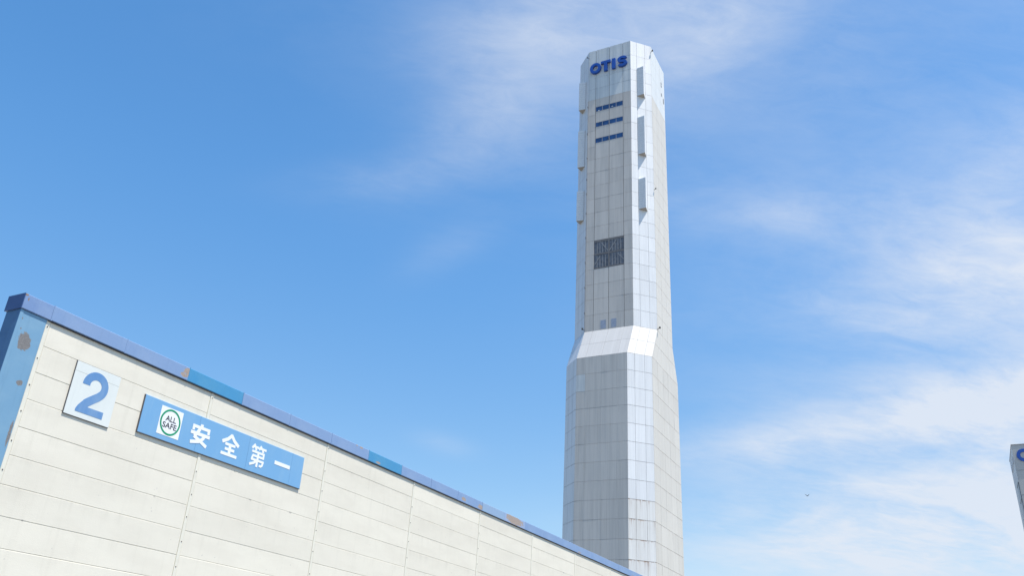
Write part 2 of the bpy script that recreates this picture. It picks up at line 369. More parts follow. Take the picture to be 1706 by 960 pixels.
# coping, one folded sheet every two metres
joints = [10.035, 10.75] + [10.75 + 2.009 * k for k in range(1, 28)]
special = {
    2: ('cop_a', LAV, [(1.98, 8.86, 0.17, 0.09), (1.86, 8.75, .12, .05)], None),
    6: ('cop_b', LAV, [(1.55, 8.95, 0.10, 0.03), (1.30, 8.96, .05, .02)], None),
    7: ('cop_c', TEAL, [(0.55, 8.71, 0.13, 0.04)], (0.11, 0.32, 0.49)),
    10: ('cop_d', LAV, [(0.45, 8.78, 0.20, 0.07), (1.85, 8.76, 0.22, 0.09)], None),
    12: ('cop_e', (0.29, 0.38, 0.56), [(0.95, 8.82, 0.80, 0.17), (.5, 8.92, .3, .07)], None),
    16: ('cop_f', LAV, [(0.35, 8.70, 0.25, 0.03)], None), 20: ('cop_g', LAV, [(0.4, 8.7, .2, .04)], None)}
coping = []
for k in range(len(joints) - 1):
    x0, x1 = joints[k] - U0, joints[k + 1] - U0
    mb = MB(); w = x1 - x0
    jy = random.uniform(-.004, .004); jz = random.uniform(-.004, .004)
    mb.bevbox(0.004, w - 0.004, -0.058 + jy, 0.50, 8.645 + jz, 8.990 + jz, 0.012)
    if k in special:
        nm, cc, pp, fd = special[k]; mt = peeling(nm, cc, [(x, z, rx, rz) for (x, z, rx, rz) in pp], fade=fd or (0.265, 0.365, 0.54))
    elif k == 3: mt = MAT['cop_teal']
    elif k == 11: mt = MAT['cop_pale']
    elif k == 0: mt = peeling('coping_corner', (0.175, 0.27, 0.47), [(0.02, 8.97, .05, .03), (0.09, 8.88, .02, .04)], (0.30, 0.22, 0.18), specks=0.4)
    else: mt = MAT['cop']
    coping.append(mb.build('coping', mt, fac, (x0, 0, 0)))
    if k == 0:                  # navy end sheet of the corner piece, its paint darkened to include shade
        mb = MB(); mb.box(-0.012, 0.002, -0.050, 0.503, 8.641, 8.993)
        mb.build('end_cap', peeling('coping_end_navy_shaded', (0.02, 0.06, 0.19), [], (0.2, 0.13, 0.1), (0.03, 0.08, 0.22), 0.6, specks=0.5), coping[-1])
    if k >= 1 and k < 12:       # lapped seam at the joint
        mb = MB(); mb.box(-0.012, 0.012, -0.0635, 0.40, 8.640, 8.996); mb.build('seam_cap', mt, coping[-1])

mb = MB(); mb.box(0.66, 54.9, -0.045, 0.0, 8.622, 8.638); mb.build('coping_shade_strip', plain('coping_shade_grime_dark', (0.07, 0.07, 0.075), 0.8, 0.2), fac)  # added dark strip: shade and grime under the coping put into its colour
# ------------------------------------------------------------------ number sign
MAT['board'] = None
def boardmat(name, colr, dirt=(0.55, 0.56, 0.55), amt=0.25, rough=0.4):
    m, n, bs = newmat(name, rough, 0.4)
    t = n.n('ShaderNodeTexCoord'); ob = t.outputs['Object']
    a = n.noise(n.mapping(ob, (2.2, 1, 0.7)), 1.0, 5, 0.65); c2 = n.noise(n.mapping(ob, (14, 1, 0.8)), 1.0, 4, 0.6)
    c = n.mix(n.m('MULTIPLY', n.ramp(a, 0.4, 0.75), amt), colr, dirt)
    c = n.mix(n.m('MULTIPLY', n.ramp(c2, 0.55, 0.75), amt * 0.8), c, dirt)
    n.put(bs.inputs['Base Color'], c)
    return m
MAT['white_board'] = boardmat('board_white', (0.70, 0.73, 0.70), (0.56, 0.58, 0.57))
MAT['digit'] = boardmat('digit_blue', (0.115, 0.25, 0.49), (0.25, 0.38, 0.54), 0.5)
MAT['sign_blue'] = boardmat('sign_sky_blue', (0.175, 0.375, 0.61), (0.235, 0.42, 0.61), 0.45)
MAT['sign_white'] = boardmat('sign_white', (0.82, 0.83, 0.84), (0.7, 0.7, 0.7), 0.2)
MAT['edge'] = plain('sign_edge_dark', (0.10, 0.10, 0.11), 0.6, 0.3)
MAT['green'] = plain('ring_green', (0.01, 0.27, 0.13), 0.5, 0.3)
MAT['ink'] = plain('lettering_charcoal', (0.045, 0.045, 0.055), 0.6, 0.3)

ns = empty('number_sign', wall_pt(11.67, CAM_Z + 5.245, 0), ROT_W)
tag(ns, 'square white board with a blue number 2 near the blue corner column', 'sign')
mb = MB(); mb.bevbox(0, 1.20, -0.034, -0.004, 0, 0.985, 0.003); mb.build('board', MAT['white_board'], ns)
mb = MB(); mb.bevbox(0, 1.20, -0.034, -0.004, 0.988, 1.212, 0.003); mb.build('board', MAT['white_board'], ns)
mb = MB(); mb.box(-0.012, -0.001, -0.030, 0.0, -0.010, 1.218); mb.box(-0.001, 1.205, -0.030, 0.0, -0.011, -0.001); mb.box(-0.001, 1.205, -0.030, 0.0, 1.213, 1.219); mb.build('board_edge', MAT['edge'], ns)
pts = []
for k in range(0, 23):
    a = R(186 - k * (186 + 38) / 22.0); pts.append((0.604 + 0.247 * math.cos(a), 0.79 + 0.237 * math.sin(a)))
pts += [(0.735, 0.575), (0.62, 0.485), (0.50, 0.385), (0.455, 0.34)]
mb = MB(); mb.strip(pts, lambda t: 0.195 - 0.015 * math.sin(math.pi * t), -0.0375, -0.033)
foot = [(0.251, 0.122), (0.972, 0.122), (0.972, 0.282), (0.518, 0.282), (0.570, 0.325), (0.452, 0.463), (0.365, 0.372), (0.288, 0.265), (0.251, 0.175)]
o_ = len(mb.v); nf = len(foot)
for y in (-0.0386, -0.033): mb.v += [(p[0], y, p[1]) for p in foot]
mb.f += [tuple(o_ + i for i in range(nf)), tuple(o_ + 2 * nf - 1 - i for i in range(nf))] + [(o_ + i, o_ + (i + 1) % nf, o_ + nf + (i + 1) % nf, o_ + nf + i) for i in range(nf)]
mb.build('digit', MAT['digit'], ns)

# ------------------------------------------------------------------ safety sign
ss = empty('safety_sign', wall_pt(13.656, CAM_Z + 5.395, 0), ROT_W)
tag(ss, 'long blue safety sign with white characters and a green ring badge', 'sign')
cuts = [0.0, 1.828, 3.69, 5.505, 6.025]
for i in range(4):
    mb = MB(); mb.bevbox(cuts[i] + .0015, cuts[i + 1] - .0015, -0.046 + random.uniform(-.001, .001), 0.0, 0, 0.922, 0.004); mb.build('sign_sheet', MAT['sign_blue'], ss)
mb = MB(); mb.box(-0.013, -0.001, -0.042, 0.0, -0.013, 0.926); mb.box(-0.001, 6.030, -0.042, 0.0, -0.014, -0.001); mb.build('sign_edge', MAT['edge'], ss)
def text_mesh(body, size, offset, extrude):
    cu = bpy.data.curves.new('lettering', 'FONT'); cu.body = body; cu.size = size; cu.offset = offset; cu.extrude = extrude; cu.resolution_u = 6
    o = bpy.data.objects.new('lettering', cu); COL.objects.link(o)
    dg = bpy.context.evaluated_depsgraph_get(); me = bpy.data.meshes.new_from_object(o.evaluated_get(dg))
    bpy.data.objects.remove(o); bpy.data.curves.remove(cu)
    return me
def place_text(name, body, mat, parent, x0, x1, z0, z1, y, offset, ext=0.003):
    """lettering fitted into the box x0..x1, z0..z1 on the local x-z plane"""
    me = text_mesh(body, 1.0, offset, ext)
    xs = [v.co.x for v in me.vertices]; ys = [v.co.y for v in me.vertices]
    ax, bx, ay, by = min(xs), max(xs), min(ys), max(ys)
    for v in me.vertices:
        px, py, pz = v.co
        v.co = (x0 + (px - ax) / (bx - ax) * (x1 - x0), y - pz, z0 + (py - ay) / (by - ay) * (z1 - z0))
    me.materials.clear()
    return link(name, me, mat, parent)
o_u, o_z = 13.656, 5.395
KAN = {   # brush-free gothic strokes: points in a 100 x 100 square, then the stroke width
    'an': [([(50, 101), (50, 86)], 14), ([(5, 83), (95, 83)], 12), ([(11, 83), (11, 63)], 12), ([(89, 83), (89, 62)], 12), ([(1, 51), (99, 51)], 13),
           ([(43, 77), (35, 58), (22, 33)], 14), ([(19, 35), (52, 21), (90, 2)], 13), ([(74, 53), (66, 34), (48, 16), (6, 3)], 13)],
    'zen': [([(52, 99), (32, 76), (3, 57)], 14), ([(48, 99), (68, 76), (97, 57)], 14), ([(21, 52), (79, 52)], 11), ([(23, 29), (77, 29)], 11), ([(5, 5), (95, 5)], 12), ([(50, 52), (50, 5)], 14)],
    'dai': [([(24, 101), (7, 79)], 11), ([(14, 89), (48, 89)], 10), ([(28, 88), (34, 73)], 11), ([(64, 101), (50, 81)], 11), ([(57, 89), (97, 89)], 10), ([(73, 88), (79, 73)], 11),
            ([(9, 66), (90, 66)], 10), ([(85, 66), (85, 46)], 10), ([(16, 47), (90, 47)], 10), ([(19, 47), (14, 27)], 10), ([(10, 28), (92, 28)], 10), ([(87, 28), (84, 12), (78, 6), (65, 7)], 10),
            ([(50, 66), (50, -3)], 12), ([(47, 27), (30, 12), (5, 1)], 11)]}
for ch, (a, c, d, e) in (('an', (15.235, 15.905, 5.585, 6.115)), ('zen', (16.33, 16.99, 5.585, 6.150)), ('dai', (17.435, 18.065, 5.575, 6.150))):
    mb = MB()
    for q, (pp, w) in enumerate(KAN[ch]):
        sx, sz = (c - a) / 100, (e - d) / 100
        mb.strip([(a - o_u + x * sx, d - o_z + z * sz) for x, z in pp], w * sx, -0.0495 - 0.0004 * q, -0.0465)
    mb.build('character', MAT['sign_white'], ss)
mb = MB(); mb.box(18.445 - o_u, 19.105 - o_u, -0.053, -0.047, 5.822 - o_z, 5.925 - o_z); mb.build('character', MAT['sign_white'], ss)
mb = MB(); mb.box(14.191 - o_u, 14.895 - o_u, -0.0495, -0.046, 5.518 - o_z, 6.216 - o_z); bad = mb.build('badge', MAT['sign_white'], ss)
cx, cz = 14.543 - o_u, 5.868 - o_z
mb = MB(); mb.strip([(cx + 0.298 * math.cos(2 * math.pi * k / 64), cz + 0.303 * math.sin(2 * math.pi * k / 64)) for k in range(64)], 0.048, -0.052, -0.049, True)
mb.build('ring', MAT['green'], bad)
place_text('lettering', 'ALL', MAT['ink'], bad, cx - 0.165, cx + 0.172, cz + 0.015, cz + 0.150, -0.051, 0.012, 0.002)
place_text('lettering', 'SAFE', MAT['ink'], bad, cx - 0.222, cx + 0.222, cz - 0.158, cz - 0.020, -0.051, 0.012, 0.002)

# ------------------------------------------------------------------ the tall tower
corner = Vector((26.0844, 165.8056, 0))
Rt = Vector((math.cos(AZ), -math.sin(AZ), 0))
HB, LEG, HX = 5.525, 4.0, 9.525                                    # half front, chamfer leg, half width
TC = corner - Rt * HB + Dv * HX
ROT_T = -AZ                                                         # local +X = right, local -Y = towards the viewer
tw = empty('test_tower', TC, ROT_T)
tag(tw, 'tall pale eight-sided elevator test tower rising behind the factory', 'tower')
ZC = CAM_Z
FS, BSH = 4.15, 3.2                                                 # how far the lower shaft steps out to the front and back
z_top, z_s1, z_s2 = 152.0 + ZC, 73.74 + ZC, 66.05 + ZC
def ring(low, ins=0.0):
    f = FS if low else 0.0; k = BSH if low else 0.0
    hb = HB - ins * 0.414; hx = HX - ins
    return [(-hb, -hx - f), (hb, -hx - f), (hx, -hb - f), (hx, hb + k), (hb, hx + k), (-hb, hx + k), (-hx, hb + k), (-hx, -hb - f)]
mb = MB(); lev = [(0, 1), (z_s2, 1), (z_s1, 0), (z_top - 0.15, 0)]
for z, low in lev:
    for p in ring(low, 0.14): mb.v.append((p[0], p[1], z))
for i in range(3):
    for j in range(8):
        k = (j + 1) % 8; mb.f.append((8 * i + j, 8 * i + k, 8 * i + 8 + k, 8 * i + 8 + j))
mb.f.append(tuple(range(24, 32))); mb.f.append(tuple(range(7, -1, -1)))
mb.build('core', MAT['core'], tw)

up_rows = [z_top] + [z + ZC for z in (147.56, 143.0, 139.7, 136.3, 131.6, 126.85, 122.1, 118.45, 114.7, 110.95, 107.25, 103.55, 99.8, 96.1, 92.45, 88.75, 85.0, 81.3, 77.55)] + [z_s1]
lo_rows = [z_s2 - 3.71 * k for k in range(18)] + [0.0]
stuff = {'v': [], 'f': [], 'uv': [], 'ul': [], 'mi': []}; smats = []
def quad(p00, p10, p11, p01, mat, uoff, gu=0.05, gv=0.05, part=True, name='facade_panel', thick=0.11, proud=0.0):
    """one cladding panel; corners run anticlockwise seen from outside, starting bottom left"""
    p00, p10, p11, p01 = map(Vector, (p00, p10, p11, p01))
    du = (p10 - p00).normalized(); dv = (p01 - p00).normalized(); nn = du.cross(dv).normalized()
    sn = du.cross(dv).length
    gu_, gv_ = gu / 2 / sn, gv / 2 / sn
    q = [p00 + du * gu_ + dv * gv_, p10 - du * gu_ + dv * gv_, p11 - du * gu_ - dv * gv_, p01 + du * gu_ - dv * gv_]
    q = [p + nn * (proud + (random.uniform(-.01, .012) if part else 0)) for p in q]
    W_, H_ = (p10 - p00).length, (p01 - p00).length
    uv = [(uoff, p00.z), (uoff + W_, p10.z), (uoff + W_, p11.z), (uoff, p01.z)] * 2
    ul = [(0, 0), (1, 0), (1, 1), (0, 1)] * 2
    v = q + [p - nn * (thick + proud) for p in q]
    if part:
        c = sum(q, Vector()) / 4
        me = mesh_from([p - c for p in v], BOXF, uv, ul)
        return link(name, me, MAT[mat], tw, c)
    o = len(stuff['v']); stuff['v'] += v; stuff['f'] += [tuple(o + i for i in f) for f in BOXF]; stuff['uv'] += uv; stuff['ul'] += ul
    if mat not in smats: smats.append(mat)
    stuff['mi'] += [smats.index(mat)] * 6
def pt(a, c, t, z): return (a[0] + (c[0] - a[0]) * t, a[1] + (c[1] - a[1]) * t, z)
RU, RL = ring(False), ring(True)
Lc = LEG * math.sqrt(2)
cols = {'B': [0, (11.05 - 9.1) / 11.05, (11.05 - 5.55) / 11.05, (11.05 - 2.0) / 11.05, 1], 'C': [0, 1.68 / Lc, 3.94 / Lc, 1], 'A': [0, 1 - 3.94 / Lc, 1 - 1.68 / Lc, 1],
        'Du': [0, 1 / 3, 2 / 3, 1], 'Dl': [0, .2, .4, .6, .8, 1]}
uo = {0: 0, 1: 20, 2: 40, 3: 60, 4: 80, 5: 100, 6: 120, 7: 140}
def face_cols(j, low):
    if j == 0: return cols['B']
    if j == 1: return cols['C']
    if j == 7: return cols['A']
    if j in (2, 6): return cols['Dl' if low else 'Du']
    return [0, .5, 1]
def skip_front(z0, z1, ci):      # the openings in the two middle columns of the front
    if ci not in (1, 2): return False
    return (z1 <= 136.31 + ZC and z0 >= 118.44 + ZC) or (z1 <= 96.11 + ZC and z0 >= 88.74 + ZC)
def lerp3(a, c, t): return tuple(a[i] + (c[i] - a[i]) * t for i in range(3))
for j in range(8):
    ua, ub = RU[j], RU[(j + 1) % 8]; la, lb = RL[j], RL[(j + 1) % 8]
    # upper shaft
    cc = face_cols(j, False); ln = math.hypot(ub[0] - ua[0], ub[1] - ua[1])
    for k in range(len(up_rows) - 1):
        z1, z0 = up_rows[k], up_rows[k + 1]
        for i in range(len(cc) - 1):
            if j == 0 and skip_front(z0, z1, i): continue
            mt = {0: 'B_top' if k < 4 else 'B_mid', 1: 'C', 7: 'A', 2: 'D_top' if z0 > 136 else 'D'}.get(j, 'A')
            gu = 0.10 if j == 0 else 0.055
            if j == 0 and i == 3: gu = 0.09
            quad(pt(ua, ub, cc[i], z0), pt(ua, ub, cc[i + 1], z0), pt(ua, ub, cc[i + 1], z1), pt(ua, ub, cc[i], z1), mt, uo[j] + cc[i] * ln, gu, 0.032 if j == 0 else 0.055 if j == 1 else 0.05, j in (0, 1))
    # sloping skirt, two rows
    for k in range(2):
        for i in range(len(cc) - 1):
            if j in (0, 1) and i % 1 == 0:
                pass
            t0, t1 = k / 2, (k + 1) / 2                                  # from the top down
            A0, B0 = (ua[0], ua[1], z_s1), (ub[0], ub[1], z_s1); A1, B1 = (la[0], la[1], z_s2), (lb[0], lb[1], z_s2)
            ta, tb = lerp3(A0, A1, t0), lerp3(B0, B1, t0); ba, bb = lerp3(A0, A1, t1), lerp3(B0, B1, t1)
            quad(lerp3(ba, bb, cc[i]), lerp3(ba, bb, cc[i + 1]), lerp3(ta, tb, cc[i + 1]), lerp3(ta, tb, cc[i]), {0: 'slope', 1: 'slope', 2: 'D', 6: 'D'}.get(j, 'A'), uo[j] + cc[i] * ln, 0.035, 0.05, j in (0, 1))
    # lower shaft
    cc = face_cols(j, True); ln = math.hypot(lb[0] - la[0], lb[1] - la[1])
    for k in range(len(lo_rows) - 1):
        z1, z0 = lo_rows[k], lo_rows[k + 1]
        for i in range(len(cc) - 1):
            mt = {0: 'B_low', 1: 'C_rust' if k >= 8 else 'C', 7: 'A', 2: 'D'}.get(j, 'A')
            if j == 0 and k == 1 and i == 0: mt = 'B_top'
            quad(pt(la, lb, cc[i], z0), pt(la, lb, cc[i + 1], z0), pt(la, lb, cc[i + 1], z1), pt(la, lb, cc[i], z1), mt, uo[j] + cc[i] * ln, 0.014 if j == 0 else 0.05, 0.028 if j == 0 else 0.06 if j == 1 else 0.055, k < 12 and j in (0, 1, 2))
me = mesh_from(stuff['v'], stuff['f'], stuff['uv'], stuff['ul'], stuff['mi'])
for s in smats: me.materials.append(MAT[s])
tag(link('side_panels', me, None, tw), kind='stuff')

# front openings: u is measured to the left from the right-hand front corner
def fx(u): return HB - u
YF = -HX
def fquad(u0, u1, z0, z1, mat, **k):
    return quad((fx(u1), YF, z0 + ZC), (fx(u0), YF, z0 + ZC), (fx(u0), YF, z1 + ZC), (fx(u1), YF, z1 + ZC), mat, fx(u1) + HB, **k)
bands = [136.3, (133.85, 132.48), (129.10, 127.80), (124.40, 123.08), 118.45]
for (ua_, ub_) in ((2.0, 5.55), (5.55, 9.1)):
    top = 136.3
    for (w1, w0) in bands[1:4]:
        fquad(ua_, ub_, w1 + .03, top, 'B_mid', gu=0.10, gv=0.03)
        # window: frame and two panes
        xm0, xm1 = fx(ub_) + 0.05, fx(ua_) - 0.05
        wz0, wz1 = w0 + ZC, w1 + ZC
        mb = MB(); fr = 0.035
        mb.box(xm0, xm1, YF - 0.03, YF + 0.12, wz0 - .03, wz0 + fr - .03); mb.box(xm0, xm1, YF - 0.03, YF + 0.12, wz1 - fr + .03, wz1 + .03)
        mid = (xm0 + xm1) / 2
        for a_, c_ in ((xm0, xm0 + fr), (mid - 0.035, mid + 0.035), (xm1 - fr, xm1)): mb.box(a_, c_, YF - 0.028, YF + 0.118, wz0 + fr - .03, wz1 - fr + .03)
        win = mb.build('window_frame', MAT['mullion'], tw)
        for a_, c_ in ((xm0 + fr, mid - 0.035), (mid + 0.035, xm1 - fr)):
            mb = MB(); mb.box(a_, c_, YF + 0.03, YF + 0.10, wz0 + fr - .03, wz1 - fr + .03); mb.build('pane', MAT['glass'], win)
        top = w0 - .03
    fquad(ua_, ub_, 118.45, top, 'B_mid', gu=0.10, gv=0.05)
# pair of half-drawn blinds behind the top row's glass
mb = MB(); mb.box(fx(8.40), fx(8.10), YF + 0.022, YF + 0.029, 132.56 + ZC, 132.80 + ZC); mb.build('blind', MAT['louvre'], tw)
mb = MB(); mb.box(fx(4.95), fx(4.55), YF + 0.022, YF + 0.029, 132.85 + ZC, 133.02 + ZC); mb.build('blind', MAT['louvre'], tw)
# big dark grille, two bays by two rows, with bars and braces
mb = MB(); mb.box(fx(9.06), fx(2.04), YF + 0.06, YF + 0.12, 88.8 + ZC, 96.1 + ZC); gr = mb.build('grille', MAT['dark_glass'], tw)
mb = MB()
for (ua_, ub_) in ((2.08, 5.42), (5.70, 9.02)):
    for (z0, z1) in ((88.95, 92.10), (92.75, 95.95)):
        for k in range(1, 5):
            xx = fx(ub_) + (ub_ - ua_) * k / 5; mb.box(xx - 0.075, xx + 0.075, YF + 0.01, YF + 0.06, z0 + ZC, z1 + ZC)
mb.build('grille_bars', MAT['mullion_dark'], gr)
mb = MB()
mb.box(fx(5.70), fx(5.42), YF - 0.02, YF + 0.06, 88.8 + ZC, 96.1 + ZC)
for a_, c_ in ((9.06, 5.70), (5.42, 2.04)):
    mb.box(fx(a_), fx(c_), YF - 0.018, YF + 0.06, 92.30 + ZC, 92.62 + ZC)
    mb.box(fx(a_), fx(c_), YF - 0.018, YF + 0.06, 95.6 + ZC, 96.08 + ZC); mb.box(fx(a_), fx(c_), YF - 0.018, YF + 0.06, 88.82 + ZC, 89.05 + ZC)
mb.build('grille_frame', plain('grille_frame_grey', (0.17, 0.165, 0.165), 0.6, 0.3), gr)
mb = MB()
mb.beam((fx(7.5), YF - 0.005, 95.5 + ZC), (fx(5.7), YF - 0.005, 92.9 + ZC), 0.2, 0.05); mb.beam((fx(3.7), YF - 0.005, 95.5 + ZC), (fx(5.42), YF - 0.005, 92.9 + ZC), 0.2, 0.05)
mb.beam((fx(7.6), YF - 0.005, 91.9 + ZC), (fx(8.95), YF - 0.005, 89.8 + ZC), 0.2, 0.05); mb.beam((fx(3.5), YF - 0.005, 91.9 + ZC), (fx(2.1), YF - 0.005, 90.2 + ZC), 0.2, 0.05)
mb.build('brace', MAT['mullion_dark'], gr)
# two small pale windows above the skirt
for a_, c_ in ((7.38, 6.18), (4.95, 3.80)):
    mb = MB(); mb.box(fx(a_), fx(c_), YF - 0.02, YF + 0.05, 74.0 + ZC, 75.98 + ZC); w_ = mb.build('small_window', MAT['pale_glass'], tw)
    mb = MB(); mb.box(fx(a_) - .06, fx(a_), YF - 0.03, YF + 0.05, 73.96 + ZC, 76.04 + ZC); mb.box(fx(c_), fx(c_) + .06, YF - 0.03, YF + 0.05, 73.96 + ZC, 76.04 + ZC); mb.build('window_jamb', MAT['mullion'], w_)
# small vents high on the right-hand side
for (yy, z0, h_) in ((8.1 - HB, 146.3, 0.5), (8.1 - HB, 145.4, 0.5), (8.1 - HB, 142.5, 0.8), (9.7 - HB, 141.2, 1.5)):
    mb = MB(); mb.box(HX - 0.05, HX + 0.06, yy, yy + 0.55, z0 + ZC, z0 + h_ + ZC); mb.build('vent', MAT['mullion_dark'], tw)

# three-cornered louvred bays on both chamfers
def bay(side, z0, z1):
    """side +1: on the right-hand chamfer, -1: mirrored on the left-hand one"""
    d = Vector((side * math.sqrt(.5), math.sqrt(.5), 0)); nrm = Vector((side * math.sqrt(.5), -math.sqrt(.5), 0))
    o = Vector((side * HB, -HX, 0)); a = o + d * 1.68; c = o + d * 3.94; ap = o + d * 2.80 + nrm * 1.42
    z0 += ZC; z1 += ZC
    mb = MB(); i_ = -nrm * 0.13
    for z in (z0, z1):
        for p in (a + i_, ap, c + i_): mb.v.append(p + Vector((0, 0, z)))
    mb.f += [(0, 2, 1), (3, 4, 5), (0, 1, 4, 3), (1, 2, 5, 4), (2, 0, 3, 5)]
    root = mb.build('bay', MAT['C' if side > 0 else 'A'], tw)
    # sloping slats on the front-facing side
    t = (ap - a); ln = t.length; t.normalize(); out = Vector((t.y, -t.x, 0))
    if out.dot(nrm) < 0: out = -out
    mb = MB(); n_ = int((z1 - z0) / 0.62)
    for k in range(n_):
        zb = z0 + (z1 - z0) * k / n_; zt = z0 + (z1 - z0) * (k + 1) / n_ - 0.07
        s0 = a + t * 0.06; s1 = a + t * (ln - 0.05); b_ = len(mb.v)
        for p in (s0, s1):
            mb.v += [p + out * 0.012 + Vector((0, 0, zb)), p + out * 0.05 + Vector((0, 0, zb)), p + out * 0.06 + Vector((0, 0, zt)), p + out * 0.012 + Vector((0, 0, zt))]
        mb.f += [(b_, b_ + 1, b_ + 2, b_ + 3), (b_ + 7, b_ + 6, b_ + 5, b_ + 4), (b_, b_ + 4, b_ + 5, b_ + 1), (b_ + 1, b_ + 5, b_ + 6, b_ + 2), (b_ + 2, b_ + 6, b_ + 7, b_ + 3), (b_ + 3, b_ + 7, b_ + 4, b_)]
    mb.build('louvre', MAT['louvre'], root)
    mb = MB(); q = [a + nrm * -0.1, ap + nrm * 0.02, c + nrm * -0.1]
    for z in (z0 - 0.07, z0 - 0.005):
        for p in q: mb.v.append(p + Vector((0, 0, z)))
    mb.f += [(0, 2, 1), (3, 4, 5), (0, 1, 4, 3), (1, 2, 5, 4), (2, 0, 3, 5)]
    mb.build('soffit', MAT['soffit'], root)
for s in (1, -1):
    for z0, z1 in ((135.1, 143.7), (117.9, 128.6), (102.9, 111.0)): bay(s, z0, z1)

# lightning cable with clamps down the left front corner
mb = MB(); mb.cyl((-HB - .06, -HX - .07, 74.2 + ZC), 0.055, 62.0, (0, 0, 1), 6)
for zc in (134.2, 126.0, 119.0, 112.8, 108.8, 103.5, 97.0, 90.5, 84.2, 78.0): mb.box(-HB - .19, -HB + .05, -HX - .16, -HX + .02, zc + ZC, zc + ZC + random.uniform(.3, .6))
mb.build('cable', MAT['mullion_dark'], tw)
# raised letters near the top of the tower
lg = empty('letter_sign', TC + Rt * HB - Dv * HX + Vector((0, 0, 144.15 + ZC)), ROT_T)
tag(lg, 'big blue raised letters OTIS across the top of the tall tower', 'sign')
Y0, Y1 = -0.62, -0.05
def ell(cx, cz, rx, rz, n=48): return [(cx + rx * math.cos(2 * math.pi * k / n), cz + rz * math.sin(2 * math.pi * k / n)) for k in range(n)]
mb = MB(); H = 3.2
outr, inr = ell(-9.08, H / 2, 1.46, H / 2), ell(-9.08, H / 2, 0.73, 0.90); nO = len(outr)
for y in (Y0, Y1):
    for p in outr: mb.v.append((p[0], y, p[1]))
    for p in inr: mb.v.append((p[0], y, p[1]))
for i in range(nO):
    j = (i + 1) % nO
    mb.f += [(i, j, nO + j, nO + i), (2 * nO + j, 2 * nO + i, 3 * nO + i, 3 * nO + j), (j, i, 2 * nO + i, 2 * nO + j), (nO + i, nO + j, 3 * nO + j, 3 * nO + i)]
mb.build('letter', MAT['logo'], lg)
def prism(poly, name, mat, parent, y0, y1):
    n_ = len(poly); mb = MB()
    for y in (y0, y1):
        for p in poly: mb.v.append((p[0], y, p[1]))
    mb.f += [tuple(range(n_)), tuple(range(2 * n_ - 1, n_ - 1, -1))]
    for i in range(n_):
        j = (i + 1) % n_; mb.f.append((i, j, n_ + j, n_ + i))
    return mb.build(name, mat, parent)
prism([(-6.78, 0.03), (-5.90, 0.03), (-5.90, 2.42), (-5.07, 2.42), (-5.07, 3.17), (-7.61, 3.17), (-7.61, 2.42), (-6.78, 2.42)], 'letter', MAT['logo'], lg, Y0, Y1)
prism([(-4.70, 0.03), (-3.80, 0.03), (-3.80, 3.17), (-4.70, 3.17)], 'letter', MAT['logo'], lg, Y0, Y1)
sp_ = [(-2.0 + 0.88 * math.cos(R(a)), 2.26 + 0.58 * math.sin(R(a))) for a in range(15, 250, 12)]
sp_ += [(-2.0 + 0.90 * math.cos(R(a)), 1.0 + 0.64 * math.sin(R(a))) for a in range(70, -166, -12)]
mb = MB(); mb.strip(sp_, 0.73, Y0, Y1); mb.build('letter', MAT['logo'], lg)

# obstruction lamps on brackets at the corners of the tower
def lamp(x, y, z, dx, dy, label, sc=1.0):
    o = empty('obstruction_lamp', TC + Matrix.Rotation(ROT_T, 3, 'Z') @ Vector((x, y, 0)) + Vector((0, 0, z + ZC)), ROT_T)
    tag(o, label, 'lamp', 'obstruction lamps on the tower')
    d = Vector((dx, dy, 0)).normalized()
    mb = MB(); mb.cyl(-d * 0.15, 0.06 * sc, 1.0 * sc, d, 6); mb.cyl(-Vector((0, 0, 0.55 * sc)), 0.04 * sc, 0.85 * sc, d + Vector((0, 0, 0.9)), 6); mb.build('bracket', MAT['lamp'], o)
    c_ = d * 0.85 * sc
    mb = MB(); mb.cyl(c_ - Vector((0, 0, 0.06 * sc)), 0.30 * sc, 0.12 * sc, (0, 0, 1), 12); mb.cyl(c_ + Vector((0, 0, 0.06 * sc)), 0.24 * sc, 0.30 * sc, (0, 0, 1), 12, 0.20 * sc); mb.cyl(c_ + Vector((0, 0, 0.36 * sc)), 0.26 * sc, 0.08 * sc, (0, 0, 1), 12, 0.1 * sc); mb.build('lamp_housing', MAT['lamp'], o)
lamp(HX, -HB, 150.2, 1, -0.5, 'small dark lamp on a bracket at the tower top right corner', 0.7)
lamp(HX, -HB, 74.0, 1, -0.3, 'small dark lamp on a bracket at the right end of the white skirt', 0.75)
lamp(-HB, -HX, 74.2, -0.6, -1, 'small dark lamp on a bracket at the left end of the white skirt', 0.75)
lamp(-HB, -HX, 150.0, -0.7, -1, 'tiny dark lamp at the tower top left corner beside the letters', 0.5)
lamp(HX, -HB, 109.2, 1, -0.2, 'tiny dark lamp on the tower right edge beside the lowest louvred bay', 0.55)

